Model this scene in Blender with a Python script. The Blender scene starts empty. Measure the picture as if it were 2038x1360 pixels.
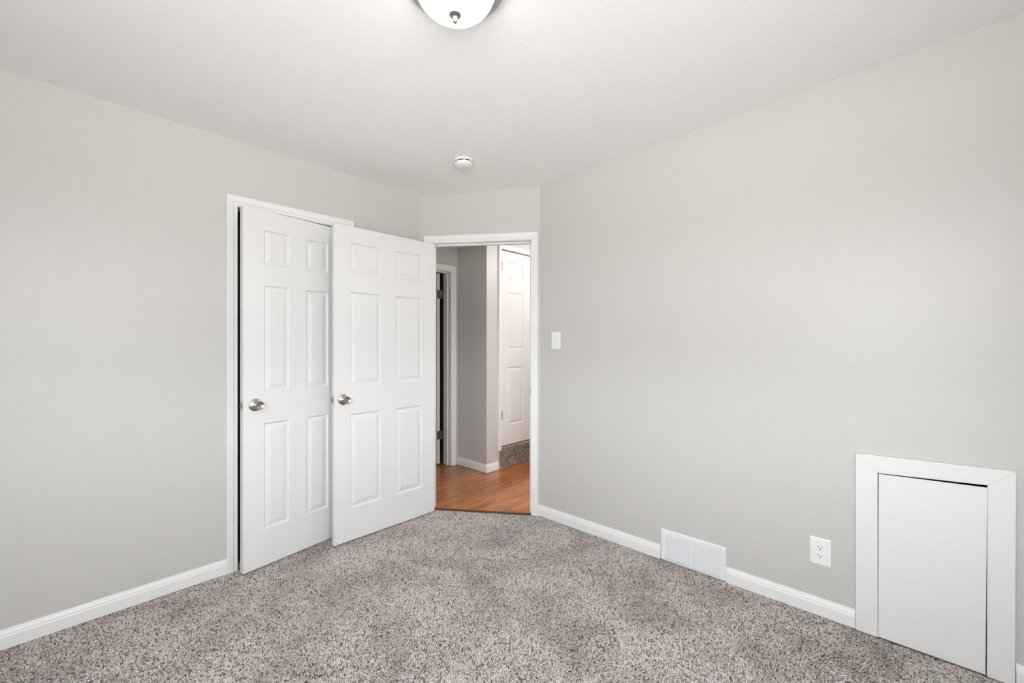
import bpy, bmesh, math, random
import numpy as np
from mathutils import Vector, Matrix

random.seed(7)
R = math.radians
scene = bpy.context.scene
COL = scene.collection

# ------------------------------------------------------------------ camera
TH = R(42.96)
F_PX, W_PX, H_PX = 842.0, 2038.0, 1360.0
cam_d = bpy.data.cameras.new('camera')
cam_d.sensor_width = 36.0
cam_d.lens = F_PX / W_PX * 36.0
cam_d.shift_y = -(680.0 - 685.0) / W_PX
cam_d.clip_start = 0.02
cam = bpy.data.objects.new('camera', cam_d)
cam.location = (0, 0, 1.28)
cam.rotation_euler = (R(90), 0, TH)
COL.objects.link(cam)
scene.camera = cam

# ------------------------------------------------------------------ view, sky, sun
scene.view_settings.view_transform = 'Standard'
scene.view_settings.look = 'None'
scene.view_settings.gamma = 1.0
scene.view_settings.use_curve_mapping = False
scene.view_settings.exposure = 0.0
SKY = 24.0
world = bpy.data.worlds.new('sky')
scene.world = world
world.use_nodes = True
bg = world.node_tree.nodes['Background']
# sky light in height bands, weights fitted to light the room, darkest at horizon
wn = world.node_tree.nodes
w_tc = wn.new('ShaderNodeTexCoord')
w_sep = wn.new('ShaderNodeSeparateXYZ')
w_ramp = wn.new('ShaderNodeValToRGB')
w_map = wn.new('ShaderNodeMapRange')
w_map.inputs['From Min'].default_value = -1.0
w_map.inputs['From Max'].default_value = 1.0
SKY_STOPS = [(0.15, (0.26, 0.255, 0.25)), (0.42, (0.78, 0.765, 0.745)), (0.47, (0.13, 0.13, 0.13)),
             (0.55, (0.765, 0.79, 0.82)), (0.85, (0.41, 0.43, 0.46))]
els = w_ramp.color_ramp.elements
els[0].position, els[0].color = SKY_STOPS[0][0], (*SKY_STOPS[0][1], 1)
els[1].position, els[1].color = SKY_STOPS[-1][0], (*SKY_STOPS[-1][1], 1)
for p, c_ in SKY_STOPS[1:-1]:
    els.new(p).color = (*c_, 1)
world.node_tree.links.new(w_tc.outputs['Generated'], w_sep.inputs[0])
world.node_tree.links.new(w_sep.outputs['Z'], w_map.inputs['Value'])
world.node_tree.links.new(w_map.outputs[0], w_ramp.inputs[0])
world.node_tree.links.new(w_ramp.outputs[0], bg.inputs[0])
bg.inputs[1].default_value = SKY

sun_d = bpy.data.lights.new('sun', 'SUN')
sun_d.energy = 4.5
sun_d.angle = R(0.5)
sun_d.color = (1.0, 0.95, 0.88)
sun = bpy.data.objects.new('sun', sun_d)
sun.rotation_euler = Vector((-1.275, 1.115, -2.035)).to_track_quat('-Z', 'Y').to_euler()
sun.location = (3, -3, 5)
COL.objects.link(sun)

WIN_SIDE = (-0.60, 0.60, 0.86, 2.08)      # y0, y1, z0, z1 in the wall x = XS
WIN_BACK = (-0.61, 0.50, 0.86, 2.08)      # x0, x1, z0, z1 in the wall y = YB
XL, XS, YB, YR = -2.775, 0.613, -0.67, 2.455
for nm, size, loc, rot in (
        ('window_portal_side', (WIN_SIDE[1]-WIN_SIDE[0], WIN_SIDE[3]-WIN_SIDE[2]),
         (XS+0.11, (WIN_SIDE[0]+WIN_SIDE[1])/2, (WIN_SIDE[2]+WIN_SIDE[3])/2), (R(90), 0, R(90))),
        ('window_portal_back', (WIN_BACK[1]-WIN_BACK[0], WIN_BACK[3]-WIN_BACK[2]),
         ((WIN_BACK[0]+WIN_BACK[1])/2, YB-0.11, (WIN_BACK[2]+WIN_BACK[3])/2), (R(90), 0, 0))):
    ld = bpy.data.lights.new(nm, 'AREA')
    ld.shape = 'RECTANGLE'
    ld.size, ld.size_y = size
    ld.cycles.is_portal = True
    lo = bpy.data.objects.new(nm, ld)
    lo.location = loc
    lo.rotation_euler = rot
    COL.objects.link(lo)

# hall ceiling lamp, out of sight beside the stair door
hl = bpy.data.lights.new('hall_lamp', 'POINT')
hl.energy = 25.0
hl.color = (1.0, 0.95, 0.91)
hl.shadow_soft_size = 0.09
hlo = bpy.data.objects.new('hall_lamp', hl)
hlo.location = (-2.15, 3.75, 2.28)
COL.objects.link(hlo)
hl2 = bpy.data.lights.new('hall_fill_light', 'POINT')  # unseen fill light, added to lift the dark hall faces past the doorway
hl2.energy = 9.5
hl2.color = (1.0, 0.965, 0.93)
hl2.shadow_soft_size = 0.05
hlo2 = bpy.data.objects.new('hall_fill_light', hl2)
hlo2.location = (-2.00, 2.60, 0.95)
COL.objects.link(hlo2)

# ------------------------------------------------------------------ materials
def mat(name, color, rough=0.6, metal=0.0, spec=0.5, bump=None, noise_col=None):
    m = bpy.data.materials.new(name)
    m.use_nodes = True
    nt = m.node_tree
    b = nt.nodes['Principled BSDF']
    b.inputs['Base Color'].default_value = (*color, 1)
    b.inputs['Roughness'].default_value = rough
    b.inputs['Metallic'].default_value = metal
    b.inputs['Specular IOR Level'].default_value = spec
    tc = nt.nodes.new('ShaderNodeTexCoord')
    if bump:
        scale, dist, detail = bump
        n = nt.nodes.new('ShaderNodeTexNoise')
        n.inputs['Scale'].default_value = scale
        n.inputs['Detail'].default_value = detail
        nt.links.new(tc.outputs['Object'], n.inputs['Vector'])
        bp = nt.nodes.new('ShaderNodeBump')
        bp.inputs['Strength'].default_value = 1.0
        bp.inputs['Distance'].default_value = dist
        nt.links.new(n.outputs['Fac'], bp.inputs['Height'])
        nt.links.new(bp.outputs['Normal'], b.inputs['Normal'])
    if noise_col:
        scale, amt = noise_col
        n2 = nt.nodes.new('ShaderNodeTexNoise')
        n2.inputs['Scale'].default_value = scale
        n2.inputs['Detail'].default_value = 4
        nt.links.new(tc.outputs['Object'], n2.inputs['Vector'])
        mx = nt.nodes.new('ShaderNodeMix')
        mx.data_type = 'RGBA'
        mx.inputs[6].default_value = (*[c*(1-amt) for c in color], 1)
        mx.inputs[7].default_value = (*[min(1, c*(1+amt)) for c in color], 1)
        nt.links.new(n2.outputs['Fac'], mx.inputs[0])
        nt.links.new(mx.outputs[2], b.inputs['Base Color'])
    return m

M = {}
M['wall'] = mat('wall_paint', (0.575, 0.563, 0.543), 0.42, spec=0.5, bump=(140, 0.0005, 3), noise_col=(1.3, 0.012))
M['ceiling'] = mat('ceiling_paint', (0.92, 0.915, 0.905), 0.85, spec=0.2, bump=(95, 0.0012, 3))
M['white'] = mat('white_trim_paint', (0.82, 0.82, 0.81), 0.4, spec=0.4, bump=(60, 0.0002, 2))
M['door'] = mat('white_door_paint', (0.775, 0.775, 0.77), 0.42, spec=0.4, bump=(220, 0.00012, 2))
M['old_white'] = mat('brushed_white_paint', (0.78, 0.78, 0.77), 0.42, spec=0.4, bump=(45, 0.0009, 4))
M['plastic'] = mat('white_plastic', (0.84, 0.84, 0.83), 0.3, spec=0.5)
M['vent'] = mat('white_enamel', (0.83, 0.83, 0.845), 0.32, spec=0.5)
M['dark'] = mat('dark_gap', (0.012, 0.012, 0.012), 0.9, spec=0.1)
M['duct'] = mat('slat_shade', (0.05, 0.05, 0.055), 0.7)  # dark colour standing in for the shade behind the vent slats
M['nickel'] = mat('brushed_nickel', (0.50, 0.47, 0.445), 0.28, metal=1.0)
M['nickel_dark'] = mat('dull_nickel_hinge', (0.27, 0.24, 0.225), 0.42, metal=1.0)
M['nickel_warm'] = mat('satin_nickel', (0.36, 0.33, 0.29), 0.38, metal=1.0)
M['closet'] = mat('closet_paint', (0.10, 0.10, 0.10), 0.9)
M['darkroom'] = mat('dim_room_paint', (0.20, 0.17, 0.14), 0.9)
M['threshold'] = mat('dark_bronze_strip', (0.10, 0.07, 0.055), 0.5, metal=0.3)
M['slab'] = mat('light_seal_slab', (0.4, 0.4, 0.4), 0.9)

def glass_mat():
    m = bpy.data.materials.new('window_glass')
    m.use_nodes = True
    nt = m.node_tree
    nt.nodes.clear()
    o = nt.nodes.new('ShaderNodeOutputMaterial')
    t = nt.nodes.new('ShaderNodeBsdfTransparent')
    g = nt.nodes.new('ShaderNodeBsdfGlossy')
    g.inputs['Roughness'].default_value = 0.02
    mx = nt.nodes.new('ShaderNodeMixShader')
    mx.inputs[0].default_value = 0.04
    nt.links.new(t.outputs[0], mx.inputs[1])
    nt.links.new(g.outputs[0], mx.inputs[2])
    nt.links.new(mx.outputs[0], o.inputs[0])
    return m
M['glass'] = glass_mat()

def shade_mat():
    # frosted dome round low bulbs: its underside gives far more light than its rim
    m = mat('lit_frosted_glass', (0.9, 0.88, 0.84), 0.35)
    nt = m.node_tree
    b = nt.nodes['Principled BSDF']
    b.inputs['Emission Color'].default_value = (1.0, 0.97, 0.93, 1)
    g = nt.nodes.new('ShaderNodeNewGeometry')
    sx = nt.nodes.new('ShaderNodeSeparateXYZ')
    mr = nt.nodes.new('ShaderNodeMapRange')
    mr.inputs['From Min'].default_value = -0.45
    mr.inputs['From Max'].default_value = -1.0
    mr.inputs['To Min'].default_value = 0.45 * LAMP
    mr.inputs['To Max'].default_value = 1.0 * LAMP
    nt.links.new(g.outputs['True Normal'], sx.inputs[0])
    nt.links.new(sx.outputs['Z'], mr.inputs['Value'])
    nt.links.new(mr.outputs[0], b.inputs['Emission Strength'])
    return m
LAMP = 12.0
M['shade'] = shade_mat()

def carpet_mat(name, cols, wear_shade):
    m = bpy.data.materials.new(name)
    m.use_nodes = True
    nt = m.node_tree
    b = nt.nodes['Principled BSDF']
    b.inputs['Roughness'].default_value = 0.95
    b.inputs['Specular IOR Level'].default_value = 0.1
    geo = nt.nodes.new('ShaderNodeNewGeometry')
    cr = nt.nodes.new('ShaderNodeValToRGB')
    cr.color_ramp.interpolation = 'LINEAR'
    e = cr.color_ramp.elements
    e[0].position, e[0].color = cols[0][0], (*cols[0][1], 1)
    e[1].position, e[1].color = cols[-1][0], (*cols[-1][1], 1)
    for p, c in cols[1:-1]:
        x = e.new(p)
        x.color = (*c, 1)
    nt.links.new(geo.outputs['Random Per Island'], cr.inputs[0])
    # worn, trodden patches, with shading of the leaning pile painted into the colour
    tc = nt.nodes.new('ShaderNodeTexCoord')
    n = nt.nodes.new('ShaderNodeTexNoise')
    n.inputs['Scale'].default_value = 3.6
    n.inputs['Detail'].default_value = 5
    n.inputs['Roughness'].default_value = 0.62
    n.inputs['Distortion'].default_value = 0.6
    nt.links.new(tc.outputs['Object'], n.inputs['Vector'])
    wr = nt.nodes.new('ShaderNodeMapRange')
    wr.inputs['From Min'].default_value = 0.36
    wr.inputs['From Max'].default_value = 0.56
    wc = nt.nodes.new('ShaderNodeMix')
    wc.data_type = 'RGBA'
    wc.inputs[6].default_value = (wear_shade, wear_shade*0.955, wear_shade*0.93, 1)
    wc.inputs[7].default_value = (1, 1, 1, 1)
    nt.links.new(wr.outputs[0], wc.inputs[0])
    nt.links.new(n.outputs['Fac'], wr.inputs['Value'])
    mx = nt.nodes.new('ShaderNodeMix')
    mx.data_type = 'RGBA'
    mx.blend_type = 'MULTIPLY'
    mx.inputs[0].default_value = 1.0
    nt.links.new(cr.outputs[0], mx.inputs[6])
    nt.links.new(wc.outputs[2], mx.inputs[7])
    nt.links.new(mx.outputs[2], b.inputs['Base Color'])
    return m
M['carpet'] = carpet_mat('heather_grey_carpet', [
    (0.0, (0.10, 0.078, 0.068)), (0.16, (0.35, 0.297, 0.272)), (0.36, (0.62, 0.563, 0.528)),
    (0.8, (0.73, 0.678, 0.645)), (1.0, (0.85, 0.815, 0.785))], 0.77)
M['step_carpet'] = carpet_mat('brown_grey_step_carpet', [
    (0.0, (0.05, 0.036, 0.03)), (0.35, (0.22, 0.165, 0.135)), (0.7, (0.36, 0.29, 0.25)),
    (1.0, (0.68, 0.60, 0.53))], 0.85)
M['carpet_base'] = mat('carpet_backing', (0.34, 0.30, 0.28), 0.95, spec=0.1, noise_col=(160, 0.5))

def wood_mat():
    m = bpy.data.materials.new('oak_laminate')
    m.use_nodes = True
    nt = m.node_tree
    L = nt.links.new
    b = nt.nodes['Principled BSDF']
    b.inputs['Roughness'].default_value = 0.24
    b.inputs['Specular IOR Level'].default_value = 0.45
    tc = nt.nodes.new('ShaderNodeTexCoord')
    rot = nt.nodes.new('ShaderNodeMapping')
    rot.inputs['Rotation'].default_value = (0, 0, R(90))
    L(tc.outputs['Object'], rot.inputs[0])
    br = nt.nodes.new('ShaderNodeTexBrick')
    br.offset = 0.37
    br.inputs['Scale'].default_value = 1.0
    br.inputs['Brick Width'].default_value = 1.2
    br.inputs['Row Height'].default_value = 0.064
    br.inputs['Mortar Size'].default_value = 0.0008
    br.inputs['Color1'].default_value = (0.40, 0.145, 0.048, 1)
    br.inputs['Color2'].default_value = (0.52, 0.205, 0.075, 1)
    br.inputs['Mortar'].default_value = (0.13, 0.045, 0.018, 1)
    L(rot.outputs[0], br.inputs[0])
    st = nt.nodes.new('ShaderNodeMapping')
    st.inputs['Scale'].default_value = (85, 3.2, 1)
    L(tc.outputs['Object'], st.inputs[0])
    n = nt.nodes.new('ShaderNodeTexNoise')
    n.inputs['Scale'].default_value = 1.0
    n.inputs['Detail'].default_value = 6
    n.inputs['Roughness'].default_value = 0.65
    n.inputs['Distortion'].default_value = 1.1
    L(st.outputs[0], n.inputs[0])
    cr = nt.nodes.new('ShaderNodeValToRGB')
    cr.color_ramp.elements[0].position = 0.38
    cr.color_ramp.elements[0].color = (0.50, 0.43, 0.37, 1)
    cr.color_ramp.elements[1].position = 0.56
    cr.color_ramp.elements[1].color = (1.12, 1.12, 1.08, 1)
    L(n.outputs['Fac'], cr.inputs[0])
    mx = nt.nodes.new('ShaderNodeMix')
    mx.data_type = 'RGBA'
    mx.blend_type = 'MULTIPLY'
    mx.inputs[0].default_value = 1.0
    L(br.outputs[0], mx.inputs[6])
    L(cr.outputs[0], mx.inputs[7])
    L(mx.outputs[2], b.inputs['Base Color'])
    return m
M['wood'] = wood_mat()

# ------------------------------------------------------------------ builders
def finish(name, bm, m, parent=None, smooth=False, merge=True):
    if merge:
        bmesh.ops.remove_doubles(bm, verts=bm.verts, dist=1e-5)
    bmesh.ops.recalc_face_normals(bm, faces=bm.faces)
    me = bpy.data.meshes.new(name)
    bm.to_mesh(me)
    bm.free()
    for x in (m if isinstance(m, (list, tuple)) else [m]):
        me.materials.append(x)
    if smooth:
        me.polygons.foreach_set('use_smooth', [True]*len(me.polygons))
        me.set_sharp_from_angle(angle=R(35))
    o = bpy.data.objects.new(name, me)
    COL.objects.link(o)
    if parent is not None:
        o.parent = parent
    return o

def tag(o, label=None, cat=None, kind=None, group=None):
    for k, v in (('label', label), ('category', cat), ('kind', kind), ('group', group)):
        if v:
            o[k] = v
    return o

def box(bm, x0, x1, y0, y1, z0, z1, T=None, mi=0):
    vs = [bm.verts.new((x, y, z)) for x in (x0, x1) for y in (y0, y1) for z in (z0, z1)]
    idx = [(0, 1, 3, 2), (4, 6, 7, 5), (0, 4, 5, 1), (2, 3, 7, 6), (0, 2, 6, 4), (1, 5, 7, 3)]
    for q in idx:
        f = bm.faces.new([vs[i] for i in q])
        f.material_index = mi
    if T is not None:
        for v in vs:
            v.co = T @ v.co
    return vs

def lathe(bm, prof, T=None, seg=40, mi=0):
    """prof: (height along z, radius); revolved about z."""
    rings = []
    for h, r in prof:
        if r < 1e-6:
            rings.append([bm.verts.new((0, 0, h))])
        else:
            rings.append([bm.verts.new((r*math.cos(2*math.pi*i/seg), r*math.sin(2*math.pi*i/seg), h)) for i in range(seg)])
    for a, b in zip(rings, rings[1:]):
        for i in range(seg):
            j = (i+1) % seg
            q = [a[0]] if len(a) == 1 else [a[i], a[j]]
            q += [b[0]] if len(b) == 1 else [b[j], b[i]]
            if len(q) > 2:
                bm.faces.new(q).material_index = mi
    if T is not None:
        for ring in rings:
            for v in ring:
                v.co = T @ v.co

def frame_T(origin, ax, ay, az):
    m = Matrix.Identity(4)
    for i, a in enumerate((ax, ay, az)):
        for k in range(3):
            m[k][i] = a[k]
    for k in range(3):
        m[k][3] = origin[k]
    return m

CEIL0, CSLOPE = 2.433, 0.028
def ceil_z(x):
    return CEIL0 + CSLOPE*(x - XL)

A = Vector((-2.775, 1.918, 0))
B = Vector((-1.999, 2.455, 0))
DL = (B - A).length
DD = (B - A).normalized()
DN = Vector((DD.y, -DD.x, 0))           # into the bedroom
# local frames for things on a wall: (along, out of the wall, up)
T_DIAG = frame_T(A, DD, DN, (0, 0, 1))
T_LEFT = frame_T((XL, 0, 0), (0, 1, 0), (1, 0, 0), (0, 0, 1))
T_RIGHT = frame_T((0, YR, 0), (1, 0, 0), (0, -1, 0), (0, 0, 1))
T_STEP = frame_T((-3.05, 0, 0), (0, 1, 0), (1, 0, 0), (0, 0, 1))
T_HALL = frame_T((-3.5, 0, 0), (0, 1, 0), (1, 0, 0), (0, 0, 1))
T_CORNER = frame_T((0, 2.905, 0), (1, 0, 0), (0, -1, 0), (0, 0, 1))

def wall(name, T, s0, s1, thick, holes=(), z0=-0.06, z1=2.62, m='wall', label=None):
    """A wall slab from s0 to s1, behind its face, with rectangular holes (a0, a1, z0, z1)."""
    bm = bmesh.new()
    s = s0
    for a0, a1, h0, h1 in sorted(holes):
        box(bm, s, a0, -thick, 0, z0, z1, T)
        if h0 > z0:
            box(bm, a0, a1, -thick, 0, z0, h0, T)
        if h1 < z1:
            box(bm, a0, a1, -thick, 0, h1, z1, T)
        s = a1
    box(bm, s, s1, -thick, 0, z0, z1, T)
    return tag(finish(name, bm, M[m], merge=False), label, 'wall', 'structure')

CASE = [(0.0, 0.0), (0.0, 0.008), (0.003, 0.010), (0.017, 0.0105), (0.020, 0.013), (0.024, 0.0145),
        (0.040, 0.0165), (0.046, 0.0185), (0.052, 0.0185), (0.054, 0.016), (0.054, 0.0)]
def casing(name, T, sL, sR, zT, m='white', z0=0.0, label=None, scale=1.0, legs=(True, True), jamb=None, stop=None):
    """Mitred door casing round an opening; jamb = depth of the lining, stop = (n0, n1) of the stop strip."""
    bm = bmesh.new()
    P = [(a*scale, n) for a, n in CASE]
    rows = []
    for a, n in P:
        rows.append([T @ Vector(p) for p in ((sL-a, n, z0), (sL-a, n, zT+a), (sR+a, n, zT+a), (sR+a, n, z0))])
    for r0, r1 in zip(rows, rows[1:]):
        for k in range(3):
            if (k == 0 and not legs[0]) or (k == 2 and not legs[1]):
                continue
            bm.faces.new([bm.verts.new(v) for v in (r0[k], r0[k+1], r1[k+1], r1[k])])
    for k, ok in ((0, legs[0]), (3, legs[1])):
        if ok:
            bm.faces.new([bm.verts.new(r[k]) for r in rows])
    if jamb:
        box(bm, sL-0.014, sL+0.001, -jamb, 0, z0, zT+0.004, T)
        box(bm, sR-0.001, sR+0.014, -jamb, 0, z0, zT+0.004, T)
        box(bm, sL-0.014, sR+0.014, -jamb, 0, zT-0.004, zT+0.014, T)
    if stop:
        box(bm, sL-0.002, sL+0.014, stop[0], stop[1], z0, zT-0.002, T)
        box(bm, sR-0.014, sR+0.002, stop[0], stop[1], z0, zT-0.002, T)
        box(bm, sL-0.002, sR+0.002, stop[0], stop[1], zT-0.016, zT, T)
    return tag(finish(name, bm, M[m], merge=False), label, 'door trim', 'structure')

BASE = [(0.0, 0.0), (0.0125, 0.0), (0.0125, 0.051), (0.0105, 0.055), (0.0095, 0.064), (0.006, 0.073), (0.0045, 0.079), (0.002, 0.081), (0.0, 0.081)]
def baseboard(name, T, runs, m='white', label=None, mitre=(0, 0)):
    """mitre: how far each end runs on per unit of the profile's depth (outside corners)."""
    bm = bmesh.new()
    for s0, s1 in runs:
        va = [bm.verts.new(T @ Vector((s0-mitre[0]*n, n, z))) for n, z in BASE]
        vb = [bm.verts.new(T @ Vector((s1+mitre[1]*n, n, z))) for n, z in BASE]
        for i in range(len(BASE)):
            j = (i+1) % len(BASE)
            bm.faces.new((va[i], va[j], vb[j], vb[i]))
        bm.faces.new(va)
        bm.faces.new(vb)
    return tag(finish(name, bm, M[m], merge=False), label, 'baseboard', 'structure')

def poly_slab(name, pts, ztop, thick, m, label, cat, kind='structure'):
    bm = bmesh.new()
    zf = ztop if callable(ztop) else (lambda x: ztop)
    top = [bm.verts.new((x, y, zf(x))) for x, y in pts]
    bot = [bm.verts.new((x, y, zf(x)-thick)) for x, y in pts]
    bm.faces.new(top)
    bm.faces.new(bot)
    for i in range(len(pts)):
        j = (i+1) % len(pts)
        bm.faces.new((top[i], top[j], bot[j], bot[i]))
    return tag(finish(name, bm, M[m]), label, cat, kind)

# ------------------------------------------------------------------ the shell
wall('wall_left', T_LEFT, YB-0.1, A.y, 0.10, [(0.68, 1.341, -0.06, 2.076)], label='pale grey wall that holds the closet door')
wall('wall_right', T_RIGHT, B.x, XS+0.1, 0.10, [(-0.095, 0.236, 0.0, 0.742)], label='long pale grey wall with the light switch, vent and hatch')
wall('wall_diagonal', T_DIAG, 0.0, DL, 0.10, [(0.084, 0.892, -0.06, 2.076)], label='short pale grey wall across the corner with the hall doorway')
T_SIDE = frame_T((XS, 0, 0), (0, 1, 0), (-1, 0, 0), (0, 0, 1))
T_BACK = frame_T((0, YB, 0), (1, 0, 0), (0, 1, 0), (0, 0, 1))
wall('wall_side', T_SIDE, YB-0.1, YR+0.1, 0.10, [(WIN_SIDE[0], WIN_SIDE[1], WIN_SIDE[2], WIN_SIDE[3])], label='pale grey bedroom wall facing the closet, with a window')
wall('wall_back', T_BACK, XL-0.1, XS, 0.10, [(WIN_BACK[0], WIN_BACK[1], WIN_BACK[2], WIN_BACK[3])], label='pale grey bedroom wall facing the hatch, with a window')

room = [(XL-0.03, YB-0.03), (XS+0.03, YB-0.03), (XS+0.03, YR+0.03), (B.x-0.012, YR+0.03), (A.x-0.03, A.y+0.022)]
poly_slab('floor', [(XL-0.09, YB-0.05), (XS+0.05, YB-0.05), (XS+0.05, YR), (B.x, B.y), (A.x, A.y), (XL-0.09, A.y)], -0.004, 0.05, 'carpet_base',
          'bedroom floor under grey carpet', 'floor')
poly_slab('ceiling', room, lambda x: ceil_z(x)+0.04, 0.04, 'ceiling', 'white textured bedroom ceiling', 'ceiling')

# the closet behind the ajar door
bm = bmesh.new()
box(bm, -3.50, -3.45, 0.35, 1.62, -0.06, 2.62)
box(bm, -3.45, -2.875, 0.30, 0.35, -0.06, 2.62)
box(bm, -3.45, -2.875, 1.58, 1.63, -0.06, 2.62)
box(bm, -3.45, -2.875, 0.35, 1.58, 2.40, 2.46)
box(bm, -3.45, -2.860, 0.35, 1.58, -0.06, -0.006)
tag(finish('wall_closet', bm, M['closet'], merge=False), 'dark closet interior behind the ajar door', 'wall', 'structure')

# the hall beyond the doorway
wall('wall_hall_door', T_HALL, 1.60, 2.905, 0.12, [(1.93, 2.824, -0.06, 2.054)], label='hall wall with the white cased doorway')
bm = bmesh.new()
box(bm, -3.50, -3.05, 2.905, 3.068, -0.06, 2.62)
tag(finish('wall_hall_corner', bm, M['wall'], merge=False), 'grey hall wall corner beside the stair door', 'wall', 'structure')
wall('wall_hall_stair', T_STEP, 3.068, 4.70, 0.10, [(3.085, 3.976, -0.06, 2.30)], label='hall wall with the raised white stair door')
bm = bmesh.new()
box(bm, -3.05, -1.40, 4.60, 4.70, -0.06, 2.62)
box(bm, -1.50, -1.40, 2.555, 4.60, -0.06, 2.62)
box(bm, -3.50, -3.45, 3.068, 4.05, -0.06, 2.62)  # unseen panels added here to stop sky light leaking behind the stair door
box(bm, -3.45, -3.15, 3.990, 4.05, -0.06, 2.62)
tag(finish('wall_hall_far', bm, M['wall'], merge=False), 'far walls of the hall, with added light seals behind the stair door', 'wall', 'structure')
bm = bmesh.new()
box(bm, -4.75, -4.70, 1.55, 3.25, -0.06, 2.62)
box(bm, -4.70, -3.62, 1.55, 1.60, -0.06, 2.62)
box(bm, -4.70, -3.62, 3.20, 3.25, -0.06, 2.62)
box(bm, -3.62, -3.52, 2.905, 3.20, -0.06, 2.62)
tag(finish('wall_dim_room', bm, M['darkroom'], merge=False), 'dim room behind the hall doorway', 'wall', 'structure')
hall = [(-4.70, 1.60), (-3.5, 1.60), (-3.5, 1.93), (A.x-0.06, 1.93), (A.x, A.y), (B.x, B.y), (B.x, 2.56), (-1.45, 2.56), (-1.45, 4.65), (-3.40, 4.65), (-3.40, 2.95), (-4.70, 2.95)]
poly_slab('floor_hall', hall, -0.004, 0.05, 'wood', 'glossy orange-brown oak plank floor of the hall', 'floor')
poly_slab('ceiling_hall', [(-4.72, 1.60), (-3.5, 1.60), (A.x-0.06, 1.94), (A.x-0.03, A.y+0.08), (B.x-0.03, B.y+0.08), (-1.45, 2.55), (-1.45, 4.65), (-3.40, 4.65), (-3.40, 3.22), (-4.72, 3.22)],
          2.48, 0.04, 'ceiling', 'white hall ceiling', 'ceiling')
bm = bmesh.new()
box(bm, -4.80, XS+0.1, YB-0.1, 4.72, 2.62, 2.70)  # unseen cover added over the rooms to stop light leaks
tag(finish('light_seal_above', bm, M['slab'], merge=False), 'unseen slab added to keep sky light out above the rooms', 'light_seal', 'structure')
bm = bmesh.new()
box(bm, -4.80, XS+0.1, YB-0.1, 4.72, -0.16, -0.06)  # unseen slab added beneath the rooms, also to stop light leaks
tag(finish('light_seal_below', bm, M['slab'], merge=False), 'unseen slab added to keep sky light out below the rooms', 'floor', 'structure')

# trim
casing('trim_1', T_LEFT, 0.694, 1.327, 2.063, jamb=0.10, label='white moulded casing round the closet door')
casing('trim_2', T_DIAG, 0.098, 0.876, 2.062, jamb=0.10, stop=(-0.078, -0.042), label='white moulded casing round the hall doorway', scale=0.98)
casing('trim_3', T_HALL, 1.944, 2.812, 2.042, jamb=0.12, stop=(-0.075, -0.040), label='white casing in the hall beside the grey wall', scale=1.1)
casing('trim_4', T_STEP, 3.110, 3.952, 2.266, jamb=0.10, z0=0.19, label='white casing round the raised stair door', scale=0.8)
# strike plate on the doorway jamb
bm = bmesh.new()
box(bm, 0.8695, 0.8715, -0.034, -0.008, 0.897, 0.955, T_DIAG)
box(bm, 0.8690, 0.8696, -0.026, -0.016, 0.912, 0.940, T_DIAG, 1)
sp = finish('strike_plate', bm, [M['nickel'], M['dark']], bpy.data.objects['trim_2'], merge=False)
tag(sp, 'nickel strike plate')

baseboard('baseboard_left', T_LEFT, [(YB, 0.640), (1.381, A.y-0.004)], label='white baseboard along the closet wall')
baseboard('baseboard_right', T_RIGHT, [(B.x+0.004, -1.071), (-0.707, -0.167), (0.302, XS)], label='white baseboard along the long wall with the vent')
baseboard('baseboard_diagonal', T_DIAG, [(0.930, DL-0.002), (0.003, 0.044)], label='short end of white baseboard by the hall doorway')
baseboard('baseboard_side', T_SIDE, [(YB+0.013, YR-0.013)], label='white baseboard under the side window')
baseboard('baseboard_back', T_BACK, [(XL+0.013, XS-0.013)], label='white baseboard under the back window')
T_CFACE = frame_T((-3.05, 0, 0), (0, 1, 0), (1, 0, 0), (0, 0, 1))
baseboard('baseboard_hall', T_CORNER, [(-3.50, -3.05)], mitre=(0, 1), label='white baseboard round the hall wall corner')
baseboard('baseboard_hall_end', T_CFACE, [(2.905, 3.066)], mitre=(1, 0), label='short white baseboard below the grey hall corner')
bm = bmesh.new()
box(bm, 0.095, 0.880, -0.020, 0.004, -0.006, 0.003, T_DIAG)
tag(finish('threshold_strip', bm, M['threshold'], merge=False), 'thin dark strip between grey carpet and wood hall floor', 'threshold')

# windows behind the camera
def window(name, T, s0, s1, z0, z1, label):
    bm = bmesh.new()
    w = 0.045
    for a, b_, c, d in ((s0, s0+w, z0, z1), (s1-w, s1, z0, z1), (s0+w, s1-w, z0, z0+w), (s0+w, s1-w, z1-w, z1),
                        (s0+w, s1-w, (z0+z1)/2-0.02, (z0+z1)/2+0.02)):
        box(bm, a, b_, -0.075, -0.03, c, d, T)
    root = tag(finish(name, bm, M['white'], merge=False), label, 'window', 'structure')
    bm = bmesh.new()
    box(bm, s0+w, s1-w, -0.055, -0.051, z0+w, (z0+z1)/2-0.02, T)
    box(bm, s0+w, s1-w, -0.055, -0.051, (z0+z1)/2+0.02, z1-w, T)
    finish('window_pane', bm, M['glass'], root, merge=False)
    bm = bmesh.new()
    box(bm, s0-0.08, s1+0.08, 0.0, 0.05, z0-0.022, z0, T)
    finish('window_sill', bm, M['white'], root, merge=False)
    bm = bmesh.new()
    for a, b_, c, d in ((s0-0.06, s0, z0, z1+0.06), (s1, s1+0.06, z0, z1+0.06), (s0, s1, z1, z1+0.06)):
        box(bm, a, b_, 0.0, 0.016, c, d, T)
    finish('window_casing', bm, M['white'], root, merge=False)
    return root
window('window_1', T_SIDE, *WIN_SIDE, 'white sash window in the wall facing the closet')
window('window_2', T_BACK, *WIN_BACK, 'white sash window in the wall facing the hatch')

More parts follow.
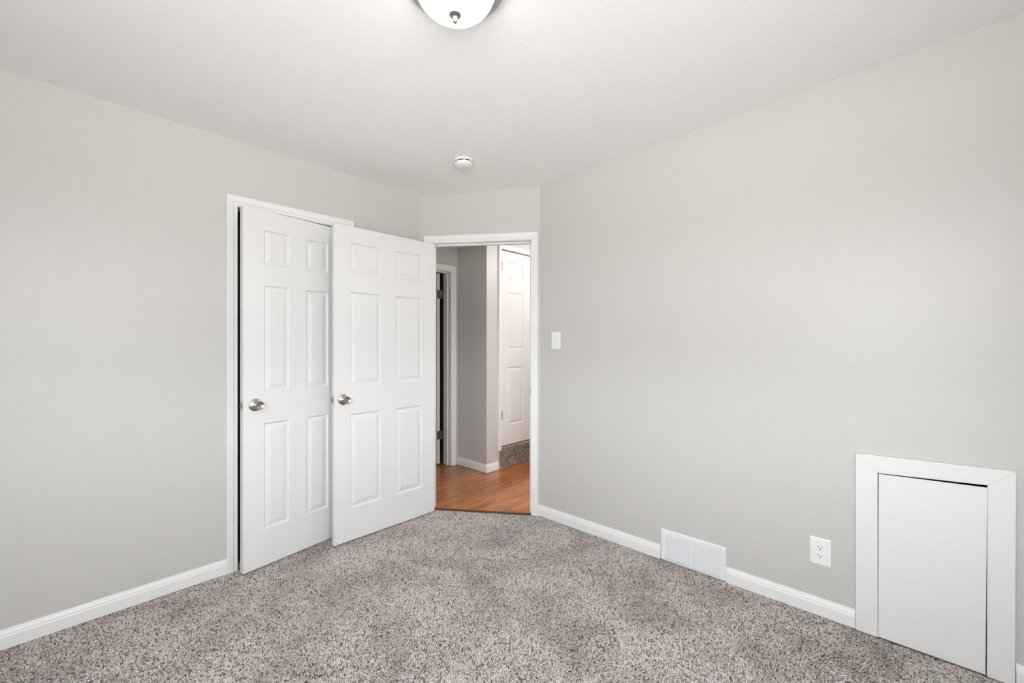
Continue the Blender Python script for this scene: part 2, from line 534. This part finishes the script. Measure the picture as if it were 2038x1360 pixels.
# ------------------------------------------------------------------ doors
ROWS = [(0.208, 0.815), (0.998, 1.605), (1.728, 1.922)]
def door_face(bm, w, h, cols, y, sgn):
    """One moulded six-panel face; the panels sink towards +sgn."""
    xs = sorted({0.0, w, *[c for p in cols for c in p]})
    zs = sorted({0.0, h, *[c for p in ROWS for c in p]})
    V = {}
    def v(x, d, z):
        k = (round(x, 5), round(d, 5), round(z, 5))
        if k not in V:
            V[k] = bm.verts.new((x, y+sgn*d, z))
        return V[k]
    for x0, x1 in zip(xs, xs[1:]):
        for z0, z1 in zip(zs, zs[1:]):
            if (x0, x1) in cols and (z0, z1) in ROWS:
                rings = [(0, 0), (0.004, 0.0055), (0.008, 0.0092), (0.0115, 0.0092), (0.0345, 0.0032), (0.0370, 0.0032), (0.0385, 0.0010)]
                R_ = [[v(*p) for p in ((x0+i, d, z0+i), (x1-i, d, z0+i), (x1-i, d, z1-i), (x0+i, d, z1-i))] for i, d in rings]
                for a, b_ in zip(R_, R_[1:]):
                    for k in range(4):
                        bm.faces.new((a[k], a[(k+1) % 4], b_[(k+1) % 4], b_[k]))
                bm.faces.new(R_[-1])
            else:
                bm.faces.new((v(x0, 0, z0), v(x1, 0, z0), v(x1, 0, z1), v(x0, 0, z1)))
    return V

def knob_mesh(bm, T, keyed):
    lathe(bm, [(0.0505, 0.0), (0.051, 0.006), (0.0535, 0.013), (0.0565, 0.0195), (0.0572, 0.0215), (0.0560, 0.0228),
               (0.050, 0.0222), (0.042, 0.0205), (0.034, 0.0175), (0.026, 0.0145), (0.018, 0.0130), (0.010, 0.0130)], T, 48)
    if keyed:
        lathe(bm, [(0.0500, 0.0085), (0.0555, 0.0085), (0.0565, 0.0075), (0.0565, 0.0035), (0.0560, 0.0030), (0.0560, 0.0)], T, 24)

def rosette_mesh(bm, T):
    lathe(bm, [(0.0, 0.0345), (0.0022, 0.0345), (0.0035, 0.0335), (0.0065, 0.0285), (0.0095, 0.0205), (0.0115, 0.0150), (0.0120, 0.0)], T, 48)

def make_door(name, w, h, cols, loc, rotz, label, knob=None, th=0.035, back_knob=True, latch=True, keyed=False):
    bm = bmesh.new()
    cols = [tuple(c) for c in cols]
    door_face(bm, w, h, cols, 0.0, 1)
    door_face(bm, w, h, cols, th, -1)
    for q in (((0, 0, 0), (0, th, 0), (0, th, h), (0, 0, h)), ((w, 0, 0), (w, th, 0), (w, th, h), (w, 0, h)),
              ((0, 0, 0), (w, 0, 0), (w, th, 0), (0, th, 0)), ((0, 0, h), (w, 0, h), (w, th, h), (0, th, h))):
        bm.faces.new([bm.verts.new(p) for p in q])
    d = finish(name, bm, M['door'])
    d.location = loc
    d.rotation_euler = (0, 0, rotz)
    tag(d, label, 'door', 'structure')
    if knob:
        kx, kz = knob
        for side in ((1, -1) if back_knob else (1,)):
            ax = (1, 0, 0) if side == 1 else (-1, 0, 0)
            T = frame_T((kx, 0 if side == 1 else th, kz), ax, (0, 0, 1), (0, -1 if side == 1 else 1, 0))
            bm = bmesh.new()
            knob_mesh(bm, T, keyed)
            k = finish('door_knob', bm, M['nickel'], d, smooth=True)
            tag(k, 'round brushed nickel knob')
            bm = bmesh.new()
            rosette_mesh(bm, T)
            finish('rosette', bm, M['nickel'], k, smooth=True)
    if latch and knob:
        bm = bmesh.new()
        n = 10
        hz, hy = 0.0285, 0.0115
        pts = [(hy*math.cos(t), hz-hy+hy*math.sin(t)) for t in [math.pi*i/n for i in range(n+1)]]
        pts += [(hy*math.cos(t), -hz+hy+hy*math.sin(t)) for t in [math.pi+math.pi*i/n for i in range(n+1)]]
        a = [bm.verts.new((-0.0012, th/2+p, knob[1]+q)) for p, q in pts]
        b_ = [bm.verts.new((0.0010, th/2+p, knob[1]+q)) for p, q in pts]
        bm.faces.new(a)
        for i in range(len(a)):
            j = (i+1) % len(a)
            bm.faces.new((a[i], a[j], b_[j], b_[i]))
        box(bm, -0.0014, -0.0010, th/2-0.0085, th/2+0.0085, knob[1]-0.0105, knob[1]+0.0105, None, 1)
        lp = finish('latch_plate', bm, [M['nickel'], M['dark']], d, merge=False)
        tag(lp, 'nickel latch plate')
        bm = bmesh.new()
        vs = box(bm, -0.0125, -0.0010, th/2-0.0065, th/2+0.0065, knob[1]-0.0080, knob[1]+0.0080)
        for v in vs:
            if v.co.x < -0.005 and v.co.y > th/2:
                v.co.x += 0.009
        finish('latch_bolt', bm, M['nickel'], lp)
    return d

# bedroom door, swung open against the closet wall
door1 = make_door('door_1', 0.772, 2.028, [(0.107, 0.324), (0.440, 0.657)], (-2.622, 1.180, 0.012), R(90),
                  'white six-panel door standing wide open beside the hall doorway', (0.060, 0.914), keyed=True)
# closet door, ajar
p0 = Vector((-2.671, 0.696, 0))
pe = Vector((-2.765, 1.299, 0))
ang = math.atan2(pe.y-p0.y, pe.x-p0.x)
door2 = make_door('door_2', 0.608, 2.033, [(0.111, 0.256), (0.363, 0.508)], (p0.x, p0.y, 0.011), ang,
                  'narrow white six-panel closet door, slightly ajar', (0.063, 0.926))
# stair door above the carpeted step
door3 = make_door('door_3', 0.832, 2.030, [(0.103, 0.358), (0.474, 0.729)], (-3.066, 3.115, 0.222), R(90),
                  'white six-panel door raised above the brown carpeted step', (0.770, 0.914), back_knob=False, latch=False)
# door of the dim room, swung away from the hall
door4 = make_door('door_4', 0.76, 2.020, [(0.107, 0.324), (0.440, 0.653)], (-3.632, 2.736, 0.010), R(180),
                  'white door edge in the hall, swung into the dim room', None, th=0.036)
door4.rotation_euler = (0, 0, R(180))
door4.location = (-3.632, 2.772, 0.010)

def hinge(parent, boxes, pin, zc, hh=0.045, m='nickel_dark'):
    bm = bmesh.new()
    for x0, x1, y0, y1 in boxes:
        box(bm, x0, x1, y0, y1, zc-hh, zc+hh)
    lathe(bm, [(-hh-0.003, 0), (-hh-0.003, 0.004), (-hh, 0.0062), (hh, 0.0062), (hh+0.003, 0.004), (hh+0.003, 0)],
          Matrix.Translation((pin[0], pin[1], zc)), 14)
    return tag(finish('hinge', bm, M[m], parent, merge=False), 'dull nickel butt hinge')
for zc in (1.808-0.010, 0.312-0.010):
    hinge(door4, [(-0.0025, 0.0, 0.001, 0.036), (-0.006, -0.0035, -0.034, 0.0)], (-0.006, -0.014), zc)
for zc in (2.08-0.222, 0.543-0.222):
    hinge(door3, [(0.001, 0.005, -0.0200, 0.0)], (0.003, -0.0205), zc, hh=0.042)
for zc in (1.80, 1.02, 0.24):
    hinge(door1, [(0.772, 0.7745, 0.004, 0.034)], (0.777, 0.040), zc, m='nickel')
    hinge(door2, [(0.608, 0.6105, 0.006, 0.034)], (0.613, -0.003), zc, m='nickel')

# ------------------------------------------------------------------ carpeted step under the stair door
bm = bmesh.new()
box(bm, -3.40, -3.056, 3.090, 3.972, -0.004, 0.206)
step = tag(finish('carpeted_step', bm, M['step_carpet'], merge=False),
           'brown-grey carpeted step below the stair door in the hall', 'step')

# ------------------------------------------------------------------ carpet pile
def in_poly(P, pts):
    x, y = P[:, 0], P[:, 1]
    r = np.zeros(len(P), bool)
    n = len(pts)
    for i in range(n):
        x0, y0 = pts[i]
        x1, y1 = pts[(i+1) % n]
        c = ((y0 > y) != (y1 > y)) & (x < (x1-x0)*(y-y0)/(y1-y0+1e-12)+x0)
        r ^= c
    return r

def lowfreq(P, rng, n, lo, hi):
    f = np.zeros(len(P))
    for _ in range(n):
        k = rng.uniform(lo, hi)
        a = rng.uniform(0, 2*np.pi)
        f += np.sin(P[:, 0]*k*np.cos(a)+P[:, 1]*k*np.sin(a)+rng.uniform(0, 6.28))
    return f/np.sqrt(n/2)

def tufts(name, base, up, ax, ay, rad, hgt, lean, m, rng):
    """One small twisted yarn end at each base point."""
    n = len(base)
    prof = [(-0.004, 0.75), (0.45, 1.0), (0.82, 0.72)]
    th = rng.uniform(0, 2*np.pi, n)
    h = hgt*rng.uniform(0.7, 1.25, n)
    r = rad*rng.uniform(0.75, 1.2, n)
    lx = lean[:, 0]+rng.normal(0, 0.35, n)
    ly = lean[:, 1]+rng.normal(0, 0.35, n)
    V = np.zeros((n, 13, 3))
    k = 0
    for f, s in prof:
        z = h*max(f, 0) - (0.004 if f < 0 else 0)
        t = max(f, 0)
        for q in range(4):
            a = th + q*np.pi/2 + t*0.8
            px = r*s*np.cos(a)+lx*h*t*t
            py = r*s*np.sin(a)+ly*h*t*t
            V[:, k] = base + px[:, None]*ax + py[:, None]*ay + z[:, None]*up
            k += 1
    V[:, 12] = base + (lx*h)[:, None]*ax + (ly*h)[:, None]*ay + h[:, None]*up
    quad = []
    for ring in (0, 4):
        for q in range(4):
            quad.append((ring+q, ring+(q+1) % 4, ring+4+(q+1) % 4, ring+4+q))
    tri = [(8+q, 8+(q+1) % 4, 12) for q in range(4)]
    off = (np.arange(n)*13)[:, None]
    lq = (np.array(quad).reshape(-1)[None, :]+off).reshape(n, 32)
    lt = (np.array(tri).reshape(-1)[None, :]+off).reshape(n, 12)
    loops = np.concatenate([lq, lt], axis=1).reshape(-1)
    sizes = np.tile(np.array([4]*8+[3]*4), n)
    starts = np.concatenate([[0], np.cumsum(sizes)[:-1]])
    me = bpy.data.meshes.new(name)
    me.vertices.add(n*13)
    me.vertices.foreach_set('co', V.reshape(-1))
    me.loops.add(len(loops))
    me.loops.foreach_set('vertex_index', loops.astype(np.int32))
    me.polygons.add(len(sizes))
    me.polygons.foreach_set('loop_start', starts.astype(np.int32))
    me.polygons.foreach_set('use_smooth', np.ones(len(sizes), bool))
    me.update(calc_edges=True)
    me.materials.append(m)
    o = bpy.data.objects.new(name, me)
    COL.objects.link(o)
    return o

rng = np.random.default_rng(11)
sp_ = 0.0057
gx = np.arange(XL+0.012-0.13, XS-0.012, sp_)
gy = np.arange(YB+0.012, YR-0.010, sp_)
G = np.stack(np.meshgrid(gx, gy, indexing='ij'), -1).reshape(-1, 2)
G = G + rng.uniform(-0.45, 0.45, G.shape)*sp_
inner = [(XL+0.014, YB+0.014), (XS-0.014, YB+0.014), (XS-0.014, YR-0.014), (B.x+0.010, YR-0.014), (A.x+0.011, A.y-0.010)]
closet_mouth = [(XL-0.095, 0.705), (XL+0.02, 0.705), (XL+0.02, 1.316), (XL-0.095, 1.316)]
keep = in_poly(G, inner) | in_poly(G, closet_mouth)
hatch_box = (G[:, 0] > -0.170) & (G[:, 0] < 0.304) & (G[:, 1] > YR-0.020)
vent_box = (G[:, 0] > -1.074) & (G[:, 0] < -0.704) & (G[:, 1] > YR-0.0115)
G = G[keep & ~hatch_box & ~vent_box]
mott = lowfreq(G, rng, 16, 6, 20) + 0.55*lowfreq(G, rng, 16, 24, 60)
mott2 = lowfreq(G, rng, 16, 6, 20) + 0.55*lowfreq(G, rng, 16, 24, 60)
lean = np.stack([0.36*mott, 0.36*mott2], 1)
base3 = np.concatenate([G, np.full((len(G), 1), -0.004)], 1)
up = np.array([0, 0, 1.0]); ex = np.array([1.0, 0, 0]); ey = np.array([0, 1.0, 0])
cp = tufts('carpet', base3, up, ex, ey, 0.0029, 0.0056, lean, M['carpet'], rng)
tag(cp, 'heather grey-beige carpet covering the bedroom floor', 'carpet', 'stuff')

# pile on the step's riser (part of the step)
sy = np.arange(3.098, 3.970, 0.0075)
sz = np.arange(0.004, 0.204, 0.0075)
S = np.stack(np.meshgrid(sy, sz, indexing='ij'), -1).reshape(-1, 2)
S = S + rng.uniform(-0.45, 0.45, S.shape)*0.0075
b3 = np.stack([np.full(len(S), -3.056), S[:, 0], S[:, 1]], 1)
sc_ = tufts('carpet_pile', b3, np.array([1.0, 0, 0]), ey, np.array([0, 0, 1.0]), 0.0038, 0.007,
            np.tile([0.0, -0.3], (len(S), 1)), M['step_carpet'], rng)
sc_.parent = step
sc_['kind'] = 'stuff'

# ------------------------------------------------------------------ hatch in the long wall
bm = bmesh.new()
fr = 0.020
def quadbox(bm, pts, n0, n1, T):
    """pts: four (s, z) corners, extruded from n0 to n1 out of the wall."""
    a = [bm.verts.new(T @ Vector((s, n0, z))) for s, z in pts]
    b_ = [bm.verts.new(T @ Vector((s, n1, z))) for s, z in pts]
    bm.faces.new(a)
    bm.faces.new(b_)
    for i in range(len(pts)):
        j = (i+1) % len(pts)
        bm.faces.new((a[i], a[j], b_[j], b_[i]))
quadbox(bm, [(-0.165, 0.0), (-0.090, 0.0), (-0.0905, 0.7165), (-0.165, 0.790)], 0.0, fr, T_RIGHT)
quadbox(bm, [(0.228, 0.0), (0.298, 0.0), (0.301, 0.803), (0.2295, 0.7355)], 0.0, fr, T_RIGHT)
quadbox(bm, [(-0.165, 0.7905), (-0.0903, 0.7170), (0.2293, 0.7360), (0.301, 0.8035)], 0.0, fr, T_RIGHT)
bmesh.ops.bevel(bm, geom=[e for e in bm.edges], offset=0.002, segments=2, affect='EDGES')
tag(finish('trim_5', bm, M['old_white'], merge=False), 'brush-painted white mitred frame round the small hatch', 'hatch frame', 'structure')
bm = bmesh.new()
quadbox(bm, [(-0.0888, 0.004), (0.2243, 0.004), (0.2290, 0.7265), (-0.0872, 0.7140)], 0.0130, 0.0185, T_RIGHT)
bmesh.ops.bevel(bm, geom=[e for e in bm.edges], offset=0.0012, segments=2, affect='EDGES')
hp = finish('access_hatch', bm, M['old_white'], merge=False)
tag(hp, 'plain white hatch panel low in the wall, crooked in its frame', 'hatch')
bm = bmesh.new()
box(bm, -0.13, 0.27, -0.40, -0.38, -0.05, 0.80, T_RIGHT)
box(bm, -0.13, -0.11, -0.38, -0.10, -0.05, 0.80, T_RIGHT)
box(bm, 0.25, 0.27, -0.38, -0.10, -0.05, 0.80, T_RIGHT)
box(bm, -0.11, 0.25, -0.38, -0.10, 0.76, 0.80, T_RIGHT)
box(bm, -0.11, 0.25, -0.38, -0.10, -0.05, -0.02, T_RIGHT)
tag(finish('wall_crawlspace', bm, M['dark'], merge=False), 'dark space behind the hatch panel', 'wall', 'structure')

# ------------------------------------------------------------------ wall vent
vx0, vx1, vz0, vz1 = -1.070, -0.708, 0.001, 0.182
bm = bmesh.new()
fo, fi = 0.004, 0.010
def ringframe(bm, s0, s1, z0, z1, w, T, bars=()):
    outer = [(s0, z0), (s1, z0), (s1, z1), (s0, z1)]
    mid = [(s0+0.004, z0+0.004), (s1-0.004, z0+0.004), (s1-0.004, z1-0.004), (s0+0.004, z1-0.004)]
    inn = [(s0+w, z0+w*0.45), (s1-w, z0+w*0.45), (s1-w, z1-w), (s0+w, z1-w)]
    L = [(outer, 0.0), (outer, 0.004), (mid, 0.0095), (inn, 0.0095), (inn, 0.002)]
    rr = [[bm.verts.new(T @ Vector((s, n, z))) for s, z in pts] for pts, n in L]
    for a, b_ in zip(rr, rr[1:]):
        for k in range(4):
            bm.faces.new((a[k], a[(k+1) % 4], b_[(k+1) % 4], b_[k]))
ringframe(bm, vx0, vx1, vz0, vz1, 0.027, T_RIGHT)
mid_s = (vx0+vx1)/2
box(bm, mid_s-0.0065, mid_s+0.0065, 0.002, 0.0094, vz0+0.012, vz1-0.027, T_RIGHT)
vent = tag(finish('wall_vent', bm, M['vent'], merge=False), 'white metal louvered air vent at the foot of the long wall', 'vent', 'thing')
bm = bmesh.new()
n_sl = 19
zz0, zz1 = vz0+0.0135, vz1-0.0285
for side in ((vx0+0.027, mid_s-0.0065), (mid_s+0.0065, vx1-0.027)):
    for i in range(n_sl):
        zc = zz0+(i+0.5)*(zz1-zz0)/n_sl
        hgt = (zz1-zz0)/n_sl
        pts = [(0.0085, zc-hgt*0.36), (0.0092, zc-hgt*0.30), (0.0034, zc+hgt*0.30), (0.0026, zc+hgt*0.24)]
        a = [bm.verts.new(T_RIGHT @ Vector((side[0], n, z))) for n, z in pts]
        b_ = [bm.verts.new(T_RIGHT @ Vector((side[1], n, z))) for n, z in pts]
        bm.faces.new(a)
        bm.faces.new(b_)
        for k in range(4):
            bm.faces.new((a[k], a[(k+1) % 4], b_[(k+1) % 4], b_[k]))
finish('louver_slats', bm, M['vent'], vent, merge=False)
bm = bmesh.new()
box(bm, vx0+0.02, vx1-0.02, 0.0002, 0.0015, vz0+0.008, vz1-0.02, T_RIGHT)  # dark sheet on the unbroken wall stands in for shade between louvers
tag(finish('slat_shade_plate', bm, M['duct'], vent, merge=False), 'dark plate painted as the shade behind the slats')
for s in (vx0+0.012, vx1-0.012):
    bm = bmesh.new()
    lathe(bm, [(0.0, 0.0026), (0.0008, 0.0024), (0.0012, 0.0016), (0.0013, 0.0)], T_RIGHT @ frame_T((s, 0.0095, 0.088), (1, 0, 0), (0, 0, -1), (0, 1, 0)), 16)
    finish('screw', bm, M['nickel_dark'], vent)

# ------------------------------------------------------------------ outlet and switch
def cover_plate(name, s0, s1, z0, z1, T, n=0.0055):
    bm = bmesh.new()
    e = 0.005
    o = [(s0, z0), (s1, z0), (s1, z1), (s0, z1)]
    i_ = [(s0+e, z0+e), (s1-e, z0+e), (s1-e, z1-e), (s0+e, z1-e)]
    L = [(o, 0.0), (o, n*0.35), ([(a+(0.0015 if a < (s0+s1)/2 else -0.0015), b+(0.0015 if b < (z0+z1)/2 else -0.0015)) for a, b in o], n*0.75), (i_, n)]
    rr = [[bm.verts.new(T @ Vector((s, k, z))) for s, z in pts] for pts, k in L]
    for a, b_ in zip(rr, rr[1:]):
        for k in range(4):
            bm.faces.new((a[k], a[(k+1) % 4], b_[(k+1) % 4], b_[k]))
    bm.faces.new(rr[-1])
    return bm

bm = cover_plate('p', -0.337, -0.255, 0.2355, 0.3630, T_RIGHT)
outlet = tag(finish('wall_outlet', bm, M['plastic']), 'white duplex power outlet low on the wall between vent and hatch', 'outlet', 'thing')
oc = -0.296
for zc in (0.3190, 0.2790):
    bm = bmesh.new()
    pts = []
    for i in range(28):
        t = 2*math.pi*i/28
        x, z = 0.0172*math.cos(t), 0.0172*math.sin(t)
        pts.append((oc+x, zc+max(-0.0140, min(0.0140, z))))
    a = [bm.verts.new(T_RIGHT @ Vector((s, 0.0050, z))) for s, z in pts]
    b_ = [bm.verts.new(T_RIGHT @ Vector((s, 0.0072, z))) for s, z in pts]
    c_ = [bm.verts.new(T_RIGHT @ Vector((oc+(s-oc)*0.95, 0.0078, zc+(z-zc)*0.95))) for s, z in pts]
    for q, w in ((a, b_), (b_, c_)):
        for i in range(28):
            j = (i+1) % 28
            bm.faces.new((q[i], q[j], w[j], w[i]))
    bm.faces.new(c_)
    for x, w, z0, z1 in ((-0.0066, 0.0013, 0.0005, 0.0082), (0.0066, 0.0012, 0.0012, 0.0076)):
        box(bm, oc+x-w, oc+x+w, 0.0074, 0.00795, zc+z0, zc+z1, T_RIGHT, 1)
    lathe(bm, [(0.0074, 0.0), (0.00795, 0.0026), (0.00796, 0.0)], T_RIGHT @ frame_T((oc, 0, zc-0.0066), (1, 0, 0), (0, 0, -1), (0, 1, 0)), 14, 1)
    finish('receptacle', bm, [M['plastic'], M['dark']], outlet, merge=False)
bm = bmesh.new()
lathe(bm, [(0.0054, 0.0032), (0.0062, 0.0030), (0.0066, 0.0)], T_RIGHT @ frame_T((oc, 0, 0.299), (1, 0, 0), (0, 0, -1), (0, 1, 0)), 14)
finish('screw', bm, M['plastic'], outlet)

bm = cover_plate('p', -1.8905, -1.8105, 1.2420, 1.3670, T_RIGHT)
switch = tag(finish('light_switch', bm, M['plastic']), 'white toggle light switch on the wall near the hall doorway', 'switch', 'thing')
sc0 = -1.8505
bm = bmesh.new()
box(bm, sc0-0.0052, sc0+0.0052, 0.0054, 0.0060, 1.3045-0.0120, 1.3045+0.0120, T_RIGHT)
finish('toggle_slot', bm, M['plastic'], switch, merge=False)
bm = bmesh.new()
vs = [(0.0055, 1.2985), (0.0055, 1.3105), (0.0175, 1.3175), (0.0190, 1.3105)]
quad_a = [bm.verts.new(T_RIGHT @ Vector((sc0-0.0042, n, z))) for n, z in vs]
quad_b = [bm.verts.new(T_RIGHT @ Vector((sc0+0.0042, n, z))) for n, z in vs]
bm.faces.new(quad_a); bm.faces.new(quad_b)
for k in range(4):
    bm.faces.new((quad_a[k], quad_a[(k+1) % 4], quad_b[(k+1) % 4], quad_b[k]))
finish('toggle', bm, M['plastic'], switch)
for z in (1.3045-0.030, 1.3045+0.030):
    bm = bmesh.new()
    lathe(bm, [(0.0054, 0.0032), (0.0060, 0.0030), (0.0063, 0.0)], T_RIGHT @ frame_T((sc0, 0, z), (1, 0, 0), (0, 0, -1), (0, 1, 0)), 14)
    finish('screw', bm, M['plastic'], switch)

# ------------------------------------------------------------------ smoke detector
det = bpy.data.objects.new('smoke_detector', None)
det.location = (-2.068, 1.766, ceil_z(-2.068))
det.rotation_euler = (0, -math.atan(CSLOPE), 0)
det.scale = (1.15, 1.15, 1.12)
COL.objects.link(det)
tag(det, 'round white smoke detector on the ceiling near the hall doorway', 'smoke detector', 'thing')
bm = bmesh.new()
lathe(bm, [(0.0, 0.0), (0.0, 0.050), (-0.006, 0.051), (-0.011, 0.0505), (-0.012, 0.046), (-0.012, 0.0)], None, 48)
finish('mounting_base', bm, M['plastic'], det, smooth=True)
bm = bmesh.new()
lathe(bm, [(-0.0115, 0.0), (-0.0115, 0.0478), (-0.0190, 0.0478), (-0.0190, 0.0)], None, 48)
tag(finish('vent_slots', bm, M['dark'], det, smooth=True), 'dark vent slots')
bm = bmesh.new()
lathe(bm, [(-0.0180, 0.0), (-0.0180, 0.0500), (-0.0195, 0.0510), (-0.0280, 0.0490), (-0.0330, 0.0440), (-0.0345, 0.0400), (-0.0338, 0.0385),
           (-0.0350, 0.0370), (-0.0385, 0.0250), (-0.0390, 0.0100), (-0.0390, 0.0)], None, 48)
for i in range(8):
    t = 2*math.pi*(i+0.19)/8
    T = Matrix.Rotation(t, 4, 'Z')
    box(bm, 0.0440, 0.0500, -0.0032, 0.0032, -0.0190, -0.0110, T)
finish('cover', bm, M['plastic'], det, smooth=True)
bm = bmesh.new()
lathe(bm, [(-0.0380, 0.0055), (-0.0398, 0.0052), (-0.0400, 0.0)], Matrix.Translation((0.012, 0.010, 0.0008)), 20)
finish('test_button', bm, M['plastic'], det, smooth=True)

# ------------------------------------------------------------------ ceiling light
lx, ly = -1.084, 0.890
lamp = bpy.data.objects.new('ceiling_light', None)
lamp.location = (lx, ly, ceil_z(lx))
COL.objects.link(lamp)
tag(lamp, 'flush ceiling light with lit frosted dome and nickel finial', 'ceiling light', 'thing')
bm = bmesh.new()
lathe(bm, [(0.006, 0.0), (0.006, 0.150), (-0.004, 0.163), (-0.010, 0.1665), (-0.016, 0.1665), (-0.0185, 0.163), (-0.022, 0.1615), (-0.0275, 0.1600),
           (-0.0300, 0.1560), (-0.0310, 0.1520), (-0.0335, 0.1490), (-0.0350, 0.1440), (-0.0370, 0.1400), (-0.0370, 0.1345), (-0.0200, 0.1320), (-0.0200, 0.0)], None, 72)
finish('canopy_ring', bm, M['nickel'], lamp, smooth=True)
bm = bmesh.new()
prof = []
for i in range(17):
    t = math.pi/2*i/16
    prof.append((-0.0290-0.0920*math.sin(t), 0.1320*math.cos(t) if i < 16 else 0.0))
lathe(bm, prof, None, 72)
tag(finish('glass_shade', bm, M['shade'], lamp, smooth=True), 'glowing frosted white glass dome')
bm = bmesh.new()
lathe(bm, [(-0.1170, 0.0), (-0.1170, 0.0200), (-0.1195, 0.0205), (-0.1220, 0.0185), (-0.1245, 0.0120), (-0.1260, 0.0075), (-0.1330, 0.0060), (-0.1345, 0.0072),
           (-0.1400, 0.0078), (-0.1440, 0.0060), (-0.1465, 0.0025), (-0.1470, 0.0)], None, 32)
tag(finish('finial', bm, M['nickel_warm'], lamp, smooth=True), 'brushed nickel finial')
